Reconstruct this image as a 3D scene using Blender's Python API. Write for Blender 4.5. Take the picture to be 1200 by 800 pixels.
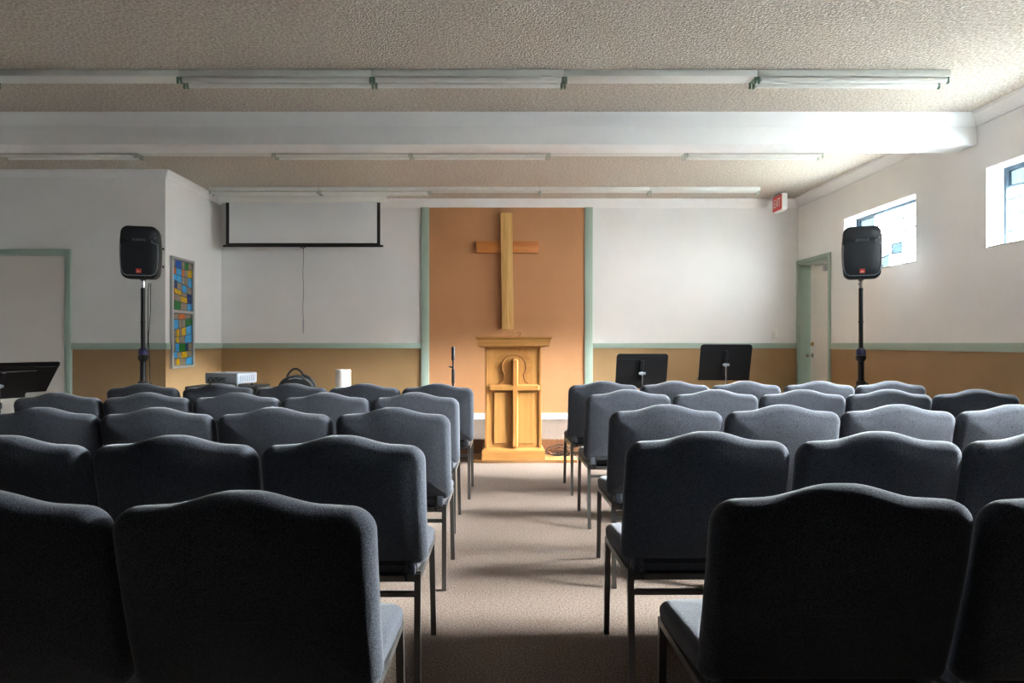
import bpy, bmesh, math, random
from mathutils import Vector, Matrix

random.seed(7)
for o in list(bpy.data.objects):
    bpy.data.objects.remove(o, do_unlink=True)
scene = bpy.context.scene
COL = scene.collection
PI = math.pi

# ------------------------------------------------------------------ camera
EYE = 1.166
cam_d = bpy.data.cameras.new('camera')
cam_d.sensor_width = 36.0
cam_d.lens = 24.0
cam_d.shift_x = 17.0 / 1200.0
cam_d.shift_y = 2.0 / 1200.0
cam_d.clip_start = 0.05
cam = bpy.data.objects.new('camera', cam_d)
COL.objects.link(cam)
cam.location = (0, 0, EYE)
cam.rotation_euler = (PI / 2, 0, 0)
scene.camera = cam

# ------------------------------------------------------------------ light
vs = scene.view_settings
vs.view_transform = 'Standard'
vs.look = 'None'
vs.exposure = 4.12
vs.gamma = 1.0
vs.use_curve_mapping = False

world = bpy.data.worlds.new('world')
scene.world = world
world.use_nodes = True
wn = world.node_tree.nodes
wn['Background'].inputs[0].default_value = (0.95, 0.98, 1.0, 1)
wn['Background'].inputs[1].default_value = 4.0

sun_d = bpy.data.lights.new('sun', 'SUN')
sun_d.energy = 46.0
sun_d.angle = math.radians(51)
sun_d.color = (0.94, 0.975, 1.0)
sun = bpy.data.objects.new('sun', sun_d)
COL.objects.link(sun)
to_sun = Vector((1.0, -0.09, 0.73))
sun.rotation_euler = to_sun.to_track_quat('Z', 'Y').to_euler()

# ------------------------------------------------------------------ room numbers (metres)
XR = 3.90          # right wall inner face
XB = -3.59         # side face of the wall block on the left
XL = -5.60         # left wall inner face
YB = 8.87          # wall behind the cross
YF = 7.38          # wall with the left door
YREAR = -1.3  # unseen rear wall, set close to keep bounce light off the chair backs
ZC = 3.035         # ceiling
WT = 0.20          # wall thickness
STG_Y, STG_Z = 7.08, 0.18
RAIL0, RAIL1 = 1.098, 1.168
WINS = [(6.37, 7.68), (4.14, 5.445), (1.91, 3.215)]
WZ0, WZ1 = 1.925, 2.56
for (a, b) in WINS:                       # daylight portals: only guide sky sampling
    ld = bpy.data.lights.new('window_portal', 'AREA')
    ld.shape = 'RECTANGLE'; ld.size = WZ1 - WZ0; ld.size_y = b - a
    ld.cycles.is_portal = True
    lo = bpy.data.objects.new('window_portal', ld)
    COL.objects.link(lo)
    lo.location = (XR + WT + 0.02, (a + b) / 2, (WZ0 + WZ1) / 2)
    lo.rotation_euler = (0, PI / 2, 0)

# ------------------------------------------------------------------ materials
def srgb(r, g, b):
    def f(c):
        c /= 255.0
        return c / 12.92 if c <= 0.04045 else ((c + 0.055) / 1.055) ** 2.4
    return (f(r), f(g), f(b), 1)

def mat(name, col, rough=0.6, metal=0.0, var=None, vscale=30, bump=0.0, bscale=200, spec=0.5,
        sheen=0.0, stretch=(1, 1, 1), detail=3, bdist=0.002, ramp=(0.3, 0.7)):
    m = bpy.data.materials.new(name)
    m.use_nodes = True
    nt = m.node_tree
    p = nt.nodes['Principled BSDF']
    p.inputs['Base Color'].default_value = col
    p.inputs['Roughness'].default_value = rough
    p.inputs['Metallic'].default_value = metal
    p.inputs['Specular IOR Level'].default_value = spec
    if sheen:
        p.inputs['Sheen Weight'].default_value = sheen
        p.inputs['Sheen Roughness'].default_value = 0.4
    tc = nt.nodes.new('ShaderNodeTexCoord')
    mp = nt.nodes.new('ShaderNodeMapping')
    mp.inputs['Scale'].default_value = stretch
    nt.links.new(tc.outputs['Object'], mp.inputs['Vector'])
    if var:
        n = nt.nodes.new('ShaderNodeTexNoise')
        n.inputs['Scale'].default_value = vscale
        n.inputs['Detail'].default_value = detail
        nt.links.new(mp.outputs[0], n.inputs['Vector'])
        r = nt.nodes.new('ShaderNodeValToRGB')
        r.color_ramp.elements[0].position = ramp[0]
        r.color_ramp.elements[1].position = ramp[1]
        r.color_ramp.elements[0].color = var
        r.color_ramp.elements[1].color = col
        nt.links.new(n.outputs['Fac'], r.inputs['Fac'])
        nt.links.new(r.outputs['Color'], p.inputs['Base Color'])
    if bump:
        n2 = nt.nodes.new('ShaderNodeTexNoise')
        n2.inputs['Scale'].default_value = bscale
        n2.inputs['Detail'].default_value = 2
        nt.links.new(mp.outputs[0], n2.inputs['Vector'])
        b = nt.nodes.new('ShaderNodeBump')
        b.inputs['Strength'].default_value = bump
        b.inputs['Distance'].default_value = bdist
        nt.links.new(n2.outputs['Fac'], b.inputs['Height'])
        nt.links.new(b.outputs[0], p.inputs['Normal'])
    return m

def wood(name, light, dark, axis='z', rough=0.42, scale=1.0):
    m = bpy.data.materials.new(name)
    m.use_nodes = True
    nt = m.node_tree
    p = nt.nodes['Principled BSDF']
    p.inputs['Roughness'].default_value = rough
    tc = nt.nodes.new('ShaderNodeTexCoord')
    mp = nt.nodes.new('ShaderNodeMapping')
    s = {'x': (1.2, 22, 22), 'y': (22, 1.2, 22), 'z': (22, 22, 1.2)}[axis]
    mp.inputs['Scale'].default_value = tuple(v * scale for v in s)
    nt.links.new(tc.outputs['Object'], mp.inputs['Vector'])
    n = nt.nodes.new('ShaderNodeTexNoise')
    n.inputs['Scale'].default_value = 1.0
    n.inputs['Detail'].default_value = 4
    n.inputs['Distortion'].default_value = 0.6
    nt.links.new(mp.outputs[0], n.inputs['Vector'])
    n2 = nt.nodes.new('ShaderNodeTexNoise')
    n2.inputs['Scale'].default_value = 6.0
    n2.inputs['Detail'].default_value = 2
    nt.links.new(mp.outputs[0], n2.inputs['Vector'])
    mx = nt.nodes.new('ShaderNodeMath'); mx.operation = 'MULTIPLY_ADD'
    mx.inputs[1].default_value = 0.35
    nt.links.new(n2.outputs['Fac'], mx.inputs[0])
    nt.links.new(n.outputs['Fac'], mx.inputs[2])
    r = nt.nodes.new('ShaderNodeValToRGB')
    r.color_ramp.elements[0].position = 0.45
    r.color_ramp.elements[1].position = 0.80
    r.color_ramp.elements[0].color = dark
    r.color_ramp.elements[1].color = light
    nt.links.new(mx.outputs[0], r.inputs['Fac'])
    nt.links.new(r.outputs['Color'], p.inputs['Base Color'])
    b = nt.nodes.new('ShaderNodeBump')
    b.inputs['Strength'].default_value = 0.08
    b.inputs['Distance'].default_value = 0.001
    nt.links.new(n2.outputs['Fac'], b.inputs['Height'])
    nt.links.new(b.outputs[0], p.inputs['Normal'])
    return m

def glass(name, tint, gloss=0.06):
    m = bpy.data.materials.new(name)
    m.use_nodes = True
    nt = m.node_tree
    for n in list(nt.nodes):
        nt.nodes.remove(n)
    out = nt.nodes.new('ShaderNodeOutputMaterial')
    t = nt.nodes.new('ShaderNodeBsdfTransparent')
    t.inputs[0].default_value = tint
    g = nt.nodes.new('ShaderNodeBsdfGlossy')
    g.inputs['Roughness'].default_value = 0.15
    mx = nt.nodes.new('ShaderNodeMixShader')
    mx.inputs[0].default_value = gloss
    nt.links.new(t.outputs[0], mx.inputs[1])
    nt.links.new(g.outputs[0], mx.inputs[2])
    nt.links.new(mx.outputs[0], out.inputs[0])
    return m

M = {}
M['wall'] = mat('wall_paint', srgb(237, 237, 236), 0.55, var=srgb(231, 231, 230), vscale=1.6, bump=0.12, bscale=90)
M['beam'] = mat('beam_paint', srgb(244, 245, 246), 0.4, bump=0.06, bscale=60)
M['crown'] = mat('crown_paint', srgb(238, 238, 238), 0.45)
M['tan'] = mat('wainscot_paint', srgb(164, 133, 93), 0.5, var=srgb(157, 126, 87), vscale=2.5, bump=0.08, bscale=80)
M['sage'] = mat('sage_paint', srgb(163, 184, 172), 0.42, bump=0.05, bscale=60)
M['panel'] = mat('panel_paint', srgb(196, 143, 100), 0.5, var=srgb(188, 135, 92), vscale=1.8, bump=0.05, bscale=70)
M['base'] = mat('baseboard_paint', srgb(240, 240, 240), 0.4)
M['door'] = mat('door_paint', srgb(228, 224, 217), 0.4, bump=0.04, bscale=40)

def ceiling_mat():
    m = mat('popcorn_ceiling', srgb(226, 214, 196), 0.9, spec=0.1)
    nt = m.node_tree
    p = nt.nodes['Principled BSDF']
    tc = nt.nodes.new('ShaderNodeTexCoord')
    v = nt.nodes.new('ShaderNodeTexVoronoi'); v.inputs['Scale'].default_value = 75
    n = nt.nodes.new('ShaderNodeTexNoise'); n.inputs['Scale'].default_value = 55; n.inputs['Detail'].default_value = 3
    nt.links.new(tc.outputs['Object'], v.inputs['Vector'])
    nt.links.new(tc.outputs['Object'], n.inputs['Vector'])
    s = nt.nodes.new('ShaderNodeMath'); s.operation = 'SUBTRACT'
    nt.links.new(n.outputs['Fac'], s.inputs[0]); nt.links.new(v.outputs['Distance'], s.inputs[1])
    b = nt.nodes.new('ShaderNodeBump')
    b.inputs['Strength'].default_value = 0.75; b.inputs['Distance'].default_value = 0.012
    nt.links.new(s.outputs[0], b.inputs['Height'])
    nt.links.new(b.outputs[0], p.inputs['Normal'])
    r = nt.nodes.new('ShaderNodeValToRGB')
    r.color_ramp.elements[0].position = 0.25; r.color_ramp.elements[1].position = 0.7
    r.color_ramp.elements[0].color = srgb(168, 157, 143); r.color_ramp.elements[1].color = srgb(230, 223, 212)
    nt.links.new(n.outputs['Fac'], r.inputs['Fac'])
    nt.links.new(r.outputs['Color'], p.inputs['Base Color'])
    return m
M['ceiling'] = ceiling_mat()
M['carpet'] = mat('carpet', srgb(149, 133, 122), 0.95, var=srgb(99, 84, 74), vscale=130, bump=0.6, bscale=160,
                  spec=0.05, bdist=0.006, ramp=(0.34, 0.62), detail=4)
M['riser'] = mat('riser_carpet', srgb(152, 118, 94), 0.95, var=srgb(112, 82, 62), vscale=130, bump=0.5, bscale=160, spec=0.05, bdist=0.005)
M['fabric'] = mat('chair_fabric', srgb(85, 88, 95), 0.95, var=srgb(38, 41, 47), vscale=370, bump=0.7, bscale=380,
                  spec=0.1, sheen=0.25, bdist=0.0015, ramp=(0.32, 0.66))
M['frame'] = mat('chair_frame', srgb(98, 94, 90), 0.36, metal=0.75, bump=0.05, bscale=300)
M['under'] = mat('seat_pan', srgb(20, 20, 21), 0.8)
M['black'] = mat('black_plastic', srgb(24, 25, 27), 0.45, bump=0.1, bscale=400)
M['blackm'] = mat('black_metal', srgb(20, 20, 22), 0.38, metal=0.2)
M['grille'] = mat('speaker_grille', srgb(44, 48, 53), 0.42, metal=0.3, bump=0.4, bscale=600)
M['greytrim'] = mat('grey_plastic', srgb(120, 130, 138), 0.4)
M['chrome'] = mat('chrome', srgb(200, 200, 200), 0.2, metal=1.0)
M['brass'] = mat('brass', srgb(170, 140, 90), 0.3, metal=1.0)
M['gold'] = mat('gold_wire', srgb(220, 185, 110), 0.25, metal=1.0)
M['blue'] = mat('blue_collar', srgb(50, 48, 92), 0.4)
M['badge'] = mat('red_badge', srgb(214, 72, 52), 0.4)
M['white'] = mat('white_plastic', srgb(236, 236, 232), 0.4)
M['fixture'] = mat('fixture_enamel', srgb(226, 228, 224), 0.35)
M['tube'] = mat('fluorescent_tube', srgb(238, 238, 234), 0.18)
M['clip'] = mat('lamp_holder', srgb(186, 196, 186), 0.45)
M['clipg'] = mat('green_clip', srgb(104, 132, 114), 0.45)
M['screen'] = mat('screen_fabric', srgb(232, 234, 236), 0.7)
M['signred'] = mat('sign_red', srgb(208, 62, 50), 0.4)
M['alu'] = mat('aluminium_frame', srgb(168, 168, 166), 0.4, metal=0.4)
M['lead'] = mat('lead_came', srgb(22, 24, 28), 0.5)
M['leadw'] = mat('window_lead', srgb(92, 108, 124), 0.6, spec=0.2)  # blue-grey frame; black cames share it, window glare put into their colour
M['silver'] = mat('silver_plastic', srgb(150, 156, 164), 0.35, metal=0.3)
M['bag'] = mat('bag_nylon', srgb(26, 26, 28), 0.7, bump=0.3, bscale=300)
M['groove'] = wood('lectern_groove', srgb(150, 98, 48), srgb(128, 80, 38), 'z')  # engraved arch outline, its shade put into a darker wood colour
M['stone'] = mat('sill_stone', srgb(128, 126, 120), 0.7, var=srgb(112, 110, 104), vscale=25)  # for unseen sill boards added to cut light bounced up to the beam
M['ply'] = wood('plywood', srgb(176, 128, 80), srgb(150, 104, 60), 'x')
M['oak'] = wood('lectern_oak', srgb(194, 140, 78), srgb(178, 123, 63), 'z')
M['oakx'] = wood('lectern_oak_across', srgb(190, 136, 74), srgb(172, 117, 59), 'x')
M['oakd'] = wood('lectern_oak_dark', srgb(186, 132, 71), srgb(168, 113, 56), 'z')
M['rearwood'] = mat('dark_panelling', srgb(38, 40, 46), 0.9, spec=0.1)  # dark tone chosen so the unseen rear wall bounces little light
M['pine'] = wood('pale_pine', srgb(226, 186, 120), srgb(196, 148, 82), 'z', scale=0.8)
M['fir'] = wood('red_fir', srgb(204, 132, 68), srgb(176, 102, 46), 'x', scale=0.8)
GL = {'clear': glass('clear_glass', (0.93, 0.95, 0.95, 1)), 'sky': glass('sky_blue_glass', (0.095, 0.122, 0.135, 1)),
      'pale': glass('pale_blue_glass', (0.108, 0.130, 0.137, 1)), 'frost': glass('frosted_glass', (0.80, 0.82, 0.82, 1))}
SG = {}
for k, c in {'g': (150, 140, 122), 'b': (28, 78, 168), 'l': (72, 172, 232), 'y': (226, 184, 32), 'o': (222, 120, 48),
             'n': (40, 126, 52), 'd': (40, 66, 122)}.items():
    SG[k] = mat('stained_glass_' + k, srgb(*c), 0.18, var=srgb(*[int(v * 0.88) for v in c]), vscale=40)

# ------------------------------------------------------------------ mesh helpers
class MB:
    def __init__(s):
        s.v = []; s.f = []
    def add(s, vs, fs):
        o = len(s.v)
        s.v += [tuple(v) for v in vs]
        s.f += [tuple(i + o for i in f) for f in fs]
        return s
    def box(s, x0, x1, y0, y1, z0, z1, bev=0.0, seg=2):
        if bev <= 0:
            return s.add([(x0, y0, z0), (x1, y0, z0), (x1, y1, z0), (x0, y1, z0),
                          (x0, y0, z1), (x1, y0, z1), (x1, y1, z1), (x0, y1, z1)],
                         [(0, 3, 2, 1), (4, 5, 6, 7), (0, 1, 5, 4), (1, 2, 6, 5), (2, 3, 7, 6), (3, 0, 4, 7)])
        bm = bmesh.new()
        bmesh.ops.create_cube(bm, size=1)
        for v in bm.verts:
            v.co = Vector(((x0 + x1) / 2 + v.co.x * (x1 - x0), (y0 + y1) / 2 + v.co.y * (y1 - y0), (z0 + z1) / 2 + v.co.z * (z1 - z0)))
        bmesh.ops.bevel(bm, geom=list(bm.edges), offset=bev, segments=seg, affect='EDGES', profile=0.5)
        bm.verts.index_update()
        s.add([v.co[:] for v in bm.verts], [[v.index for v in f.verts] for f in bm.faces])
        bm.free()
        return s
    def loft(s, rings, cap=True, closed=True):
        n = len(rings[0]); vs = [p for r in rings for p in r]; fs = []
        for k in range(len(rings) - 1):
            for i in range(n if closed else n - 1):
                j = (i + 1) % n
                fs.append((k * n + i, k * n + j, (k + 1) * n + j, (k + 1) * n + i))
        if cap:
            fs.append(tuple(range(n - 1, -1, -1)))
            fs.append(tuple((len(rings) - 1) * n + i for i in range(n)))
        return s.add(vs, fs)
    def tube(s, pts, r, n=8, cap=True, square=False):
        pts = [Vector(p) for p in pts]
        rs = r if isinstance(r, (list, tuple)) else [r] * len(pts)
        rings = []; prev = None
        for i, p in enumerate(pts):
            if i == 0: t = pts[1] - pts[0]
            elif i == len(pts) - 1: t = pts[-1] - pts[-2]
            else: t = (pts[i + 1] - p).normalized() + (p - pts[i - 1]).normalized()
            t.normalize()
            if prev is None:
                a = Vector((1, 0, 0)) if abs(t.x) < 0.9 else Vector((0, 1, 0))
                u = (a - t * a.dot(t)).normalized()
            else:
                u = (prev - t * prev.dot(t)).normalized()
            prev = u
            w = t.cross(u)
            if square:
                k = math.sqrt(2)
                rings.append([p + (u * math.cos(PI / 4 + q * PI / 2) + w * math.sin(PI / 4 + q * PI / 2)) * rs[i] * k for q in range(4)])
            else:
                rings.append([p + (u * math.cos(q * 2 * PI / n) + w * math.sin(q * 2 * PI / n)) * rs[i] for q in range(n)])
        return s.loft(rings, cap)
    def lathe(s, prof, n=20, at=(0, 0, 0)):
        rings = [[(at[0] + r * math.cos(q * 2 * PI / n), at[1] + r * math.sin(q * 2 * PI / n), at[2] + z) for q in range(n)] for (r, z) in prof]
        return s.loft(rings)
    def prism(s, poly, y0, y1):           # poly in (x, z), extruded along y
        n = len(poly)
        a = [(p[0], y0, p[1]) for p in poly]; b = [(p[0], y1, p[1]) for p in poly]
        return s.loft([a, b])
    def tf(s, mtx):
        s.v = [tuple(mtx @ Vector(v)) for v in s.v]
        return s
    def build(s, name, m, parent=None, loc=None, smooth=True, angle=35):
        me = bpy.data.meshes.new(name)
        me.from_pydata(s.v, [], s.f)
        bm = bmesh.new(); bm.from_mesh(me)
        bmesh.ops.recalc_face_normals(bm, faces=bm.faces)
        bm.to_mesh(me); bm.free()
        if smooth:
            me.polygons.foreach_set('use_smooth', [True] * len(me.polygons))
            me.set_sharp_from_angle(angle=math.radians(angle))
        me.materials.append(m)
        o = bpy.data.objects.new(name, me)
        COL.objects.link(o)
        if parent: o.parent = parent
        if loc: o.location = loc
        return o

def thing(name, label, cat, loc=(0, 0, 0), rz=0.0, group=None):
    o = bpy.data.objects.new(name, None)
    COL.objects.link(o)
    o.empty_display_size = 0.1
    o.location = loc; o.rotation_euler = (0, 0, rz)
    o['label'] = label; o['category'] = cat
    if group: o['group'] = group
    return o

def tag(o, label, cat, group=None):
    o['label'] = label; o['category'] = cat
    if group: o['group'] = group
    return o

def struct(o, label, cat):
    o['kind'] = 'structure'; o['label'] = label; o['category'] = cat
    return o

def sthing(name, label, cat, loc=(0, 0, 0)):
    o = thing(name, label, cat, loc); o['kind'] = 'structure'
    return o

def copy_tree(o, parent=None):
    c = o.copy(); COL.objects.link(c)
    if parent: c.parent = parent
    for ch in list(o.children): copy_tree(ch, c)
    return c

def text_mesh(body, size, m, parent, loc, rot, name='lettering', extrude=0.001, width=None):
    cu = bpy.data.curves.new('txt', 'FONT')
    cu.body = body; cu.size = size; cu.extrude = extrude
    cu.align_x = 'CENTER'; cu.align_y = 'CENTER'
    t = bpy.data.objects.new('txt', cu); COL.objects.link(t)
    bpy.context.view_layer.update()
    me = bpy.data.meshes.new_from_object(t.evaluated_get(bpy.context.evaluated_depsgraph_get()))
    bpy.data.objects.remove(t, do_unlink=True)
    xs = [v.co.x for v in me.vertices]
    if width and xs:
        k = width / (max(xs) - min(xs))
        for v in me.vertices: v.co.x *= k
    me.materials.clear(); me.materials.append(m)
    o = bpy.data.objects.new(name, me); COL.objects.link(o)
    o.parent = parent; o.location = loc; o.rotation_euler = rot
    return o

# ------------------------------------------------------------------ the room shell
struct(MB().box(-60, 60, -60, 60, -0.4, -0.25).build('ground', mat('asphalt', srgb(112, 112, 108), 0.9, var=srgb(96, 96, 92), vscale=3), smooth=False),
       'grey asphalt outside the windows', 'ground')  # unseen ground, added so less light reaches the ceiling
struct(MB().box(XL - WT, XR + WT, YREAR - WT, YB + WT, -0.12, 0.0).build('floor', M['carpet'], smooth=False),
       'beige speckled carpet floor running down the central aisle', 'floor')
stg = MB().box(XB, XR, STG_Y, YB, 0.004, STG_Z, 0.015).build('floor_platform', M['carpet'])
struct(stg, 'low carpeted platform behind the lectern', 'platform')
MB().box(XB, XR, STG_Y - 0.012, STG_Y + 0.002, 0.004, STG_Z - 0.012).build('riser', M['riser'], stg, smooth=False)
struct(MB().box(XL - WT, XR + WT, YREAR - WT, YB + WT, ZC, ZC + 0.12).build('ceiling', M['ceiling'], smooth=False),
       'beige popcorn textured ceiling', 'ceiling')

# right wall with window openings and the door opening
DY0, DY1, DZ1 = 8.03, 8.82, 2.18
ys = sorted([YREAR, YB] + [v for w in WINS for v in w] + [DY0, DY1])
wm = MB()
for a, b in zip(ys[:-1], ys[1:]):
    mid = (a + b) / 2
    if any(w[0] < mid < w[1] for w in WINS):
        wm.box(XR, XR + WT, a, b, 0, WZ0); wm.box(XR, XR + WT, a, b, WZ1, ZC)
    elif DY0 < mid < DY1:
        wm.box(XR, XR + WT, a, b, DZ1, ZC); wm.box(XR, XR + WT, a, b, 0, STG_Z)
    else:
        wm.box(XR, XR + WT, a, b, 0, ZC)
wr = struct(wm.build('wall_right', M['wall'], smooth=False), 'white right wall with high stained glass windows and tan wainscot', 'wall')
MB().box(XR - 0.006, XR, YREAR, DY0 - 0.06, 0, RAIL0).build('wainscot', M['tan'], wr, smooth=False)

wb = struct(MB().box(XB - WT, XR + WT, YB, YB + WT, 0, ZC).build('wall_front', M['wall'], smooth=False),
            'white end wall carrying the wooden cross, tan below the rail', 'wall')
PX0, PX1, PZ1 = -0.887, 1.13, 2.93
TW = 0.105
MB().box(XB, PX0 - TW, YB - 0.006, YB, STG_Z, RAIL0).build('wainscot', M['tan'], wb, smooth=False)
MB().box(PX1 + TW, XR, YB - 0.006, YB, STG_Z, RAIL0).build('wainscot', M['tan'], wb, smooth=False)
MB().box(PX0, PX1, YB - 0.008, YB, STG_Z, PZ1).build('accent_panel', M['panel'], wb, smooth=False)

# wall block on the left: front face with door, side face with stained glass
LDX1, LDZ = -4.67, 2.115
LDX0 = LDX1 - 0.93
wl = MB()
wl.box(LDX1, XB - WT, YF, YF + WT, 0, ZC).box(XL - WT, LDX0, YF, YF + WT, 0, ZC).box(LDX0, LDX1, YF, YF + WT, LDZ, ZC)
wl = struct(wl.build('wall_alcove', M['wall'], smooth=False), 'white wall beside the left door, tan below the sage rail', 'wall')
MB().box(LDX1 + 0.08, XB, YF - 0.006, YF, 0, RAIL0).build('wainscot', M['tan'], wl, smooth=False)
ws = struct(MB().box(XB - WT, XB, YF, YB, 0, ZC).build('wall_return', M['wall'], smooth=False),
            'short white side wall holding the colourful stained glass panel', 'wall')
MB().box(XB, XB + 0.006, YF - 0.006, YB, 0.0, RAIL0).build('wainscot', M['tan'], ws, smooth=False)
struct(MB().box(XL - WT, XL, YREAR, YF, 0, ZC).build('wall_left', M['wall'], smooth=False), 'white left side wall', 'wall')
struct(MB().box(XL - WT, XR + WT, YREAR - WT, YREAR, 0, ZC).build('wall_rear', M['rearwood'], smooth=False), 'dark painted rear wall of the room', 'wall')

# rails, trims, crown mouldings, baseboards
tn = [0]
def trim(mb, m, label, name=None, cat='trim'):
    tn[0] += 1
    return struct(mb.build(name or 'trim_%d' % tn[0], m), label, cat)
B = 0.004
trim(MB().box(XB + 0.02, PX0 - TW, YB - 0.022, YB, RAIL0, RAIL1, B), M['sage'], 'sage green chair rail left of the orange panel')
trim(MB().box(PX1 + TW, XR, YB - 0.022, YB, RAIL0, RAIL1, B), M['sage'], 'sage green chair rail right of the orange panel')
trim(MB().box(XR - 0.022, XR, YREAR, DY0 - 0.06, RAIL0, RAIL1, B), M['sage'], 'sage green chair rail along the right wall')
trim(MB().box(LDX1 + 0.07, XB + 0.02, YF - 0.022, YF, RAIL0, RAIL1, B), M['sage'], 'sage green chair rail beside the left door')
trim(MB().box(XB, XB + 0.022, YF - 0.02, 7.455, RAIL0, RAIL1, B).box(XB, XB + 0.022, 8.03, YB, RAIL0, RAIL1, B), M['sage'],
     'sage green chair rail either side of the stained glass panel')
trim(MB().box(PX0 - TW, PX0, YB - 0.024, YB, STG_Z, PZ1, B), M['sage'], 'tall sage green upright left of the orange panel')
trim(MB().box(PX1, PX1 + TW, YB - 0.024, YB, STG_Z, PZ1, B), M['sage'], 'tall sage green upright right of the orange panel')
trim(MB().box(XB, XR, YB - 0.03, YB - 0.008, STG_Z, STG_Z + 0.08, B), M['base'], 'white baseboard below the orange panel', 'baseboard_front', 'baseboard')

CROWN = [(0, 0), (0.012, 0), (0.016, 0.02), (0.03, 0.035), (0.055, 0.075), (0.066, 0.085), (0.07, 0.11), (0, 0.11)]   # (out, up)
def crown(p0, p1, out, label, prof=CROWN, m='crown'):
    p0, p1, out = Vector(p0), Vector(p1), Vector(out)
    r = [[p + out * a + Vector((0, 0, b)) for a, b in prof] for p in (p0, p1)]
    mb = MB().loft(r)
    return trim(mb, M[m], label)
cz = ZC - 0.11
BY0, BY1, BZ = 5.55, 5.80, 2.78
crown((XR, YREAR, cz), (XR, BY0, cz), (-1, 0, 0), 'white crown moulding on right wall in front of the beam')
crown((XR, BY1, cz), (XR, YB, cz), (-1, 0, 0), 'white crown moulding on right wall beyond the beam')
crown((XB, YB, cz), (XR, YB, cz), (0, -1, 0), 'white crown moulding above the cross', [(a * .7, b) for a, b in CROWN])
P8 = [(a * .75, .11 - (.11 - b) * .75) for a, b in CROWN]
rr = []
for p, o in (((XL, YF, cz), (0, -1, 0)), ((XB, YF, cz), (1, -1, 0)), ((XB, YB, cz), (1, 0, 0))):
    rr.append([Vector(p) + Vector(o) * a + Vector((0, 0, b)) for a, b in P8])
trim(MB().loft(rr), M['crown'], 'white crown moulding turning the corner above the stained glass panel')
crown((XL, BY0, cz), (XR, BY0, cz), (0, -1, 0), 'white moulding along the top of the ceiling beam', [(a * .55, b) for a, b in CROWN], 'beam')
struct(MB().box(XL, XR, BY0, BY1, BZ, ZC, 0.004).build('beam', M['beam']), 'white boxed ceiling beam spanning the room', 'beam')

# ------------------------------------------------------------------ stained glass windows, right wall
LAY = [  # rows top to bottom: (pane edges, tints)
    ([0, .24, .55, .86, 1], 'pccs'), ([0, .2, .42, .66, .84, 1], 'ccccp'), ([0, .16, .3, .52, .66, 1], 'cpccc'),
    ([0, .18, .5, .64, .8, 1], 'ccsc' + 'c'), ([0, .3, .46, .7, .9, 1], 'cpccp')]
def right_window(idx, y0, y1, label):
    root = sthing('window_%d' % idx, label, 'window', (XR + 0.16, (y0 + y1) / 2, WZ0))
    w = (y1 - y0) / 2; h = WZ1 - WZ0
    fr = MB(); t = 0.03
    for b in ((-w, -w + t, 0, h), (w - t, w, 0, h), (-w + t, w - t, 0, t), (-w + t, w - t, h - t, h)):
        fr.box(-0.02, 0.02, b[0], b[1], b[2], b[3])
    fr.build('window_frame', M['leadw'], root, smooth=False)
    w -= t; zb, zt = t, h - t
    def edge(r, u):                                   # wavy lead line r of 5 rows; u from far (0) to near (1)
        base = zt - (zt - zb) * r / 5
        return base if r in (0, 5) else base + 0.016 * math.sin(u * 9 + r * 2.1 + idx) + 0.006 * math.sin(u * 23 + r)
    lead = MB(); g = 0.0035
    for r, (us, tints) in enumerate(LAY):
        for k, c in enumerate(tints):
            ua, ub = us[k], us[k + 1]
            n = 6; top = []; bot = []
            for i in range(n + 1):
                u = ua + (ub - ua) * i / n
                y = w - u * 2 * w
                top.append((y, edge(r, u) - (g if r else 0))); bot.append((y, edge(r + 1, u) + (g if r < 4 else 0)))
            dy = [0] * (n + 1)
            poly = top + bot[::-1]
            a = [(-0.0015, p[0], p[1]) for p in poly]; b = [(0.0015, p[0], p[1]) for p in poly]
            MB().loft([a, b]).build('pane', GL[{'c': 'clear', 's': 'sky', 'p': 'pale'}[c]], root, smooth=False)
            if k: lead.tube([(0, w - ua * 2 * w, edge(r, ua)), (0, w - ua * 2 * w, edge(r + 1, ua))], 0.008, 6)
        if r:
            lead.tube([(0, w - u * 2 * w, edge(r, u)) for u in [i / 24 for i in range(25)]], 0.010, 6)
    lead.build('leading', M['leadw'], root)
    MB().box(-0.158, -0.021, -w - t + 0.002, w + t - 0.002, 0.0, 0.012, 0.003, 1).build('window_sill', M['stone'], root)  # unseen board, added to darken the reveal and cut ceiling bounce
    return root
right_window(1, *WINS[0], 'high stained glass window on the right wall behind the loudspeaker')
right_window(2, *WINS[1], 'high stained glass window cut by the right edge of the photo')
right_window(3, *WINS[2], 'high stained glass window nearest the camera on the right wall, out of frame')

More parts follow.
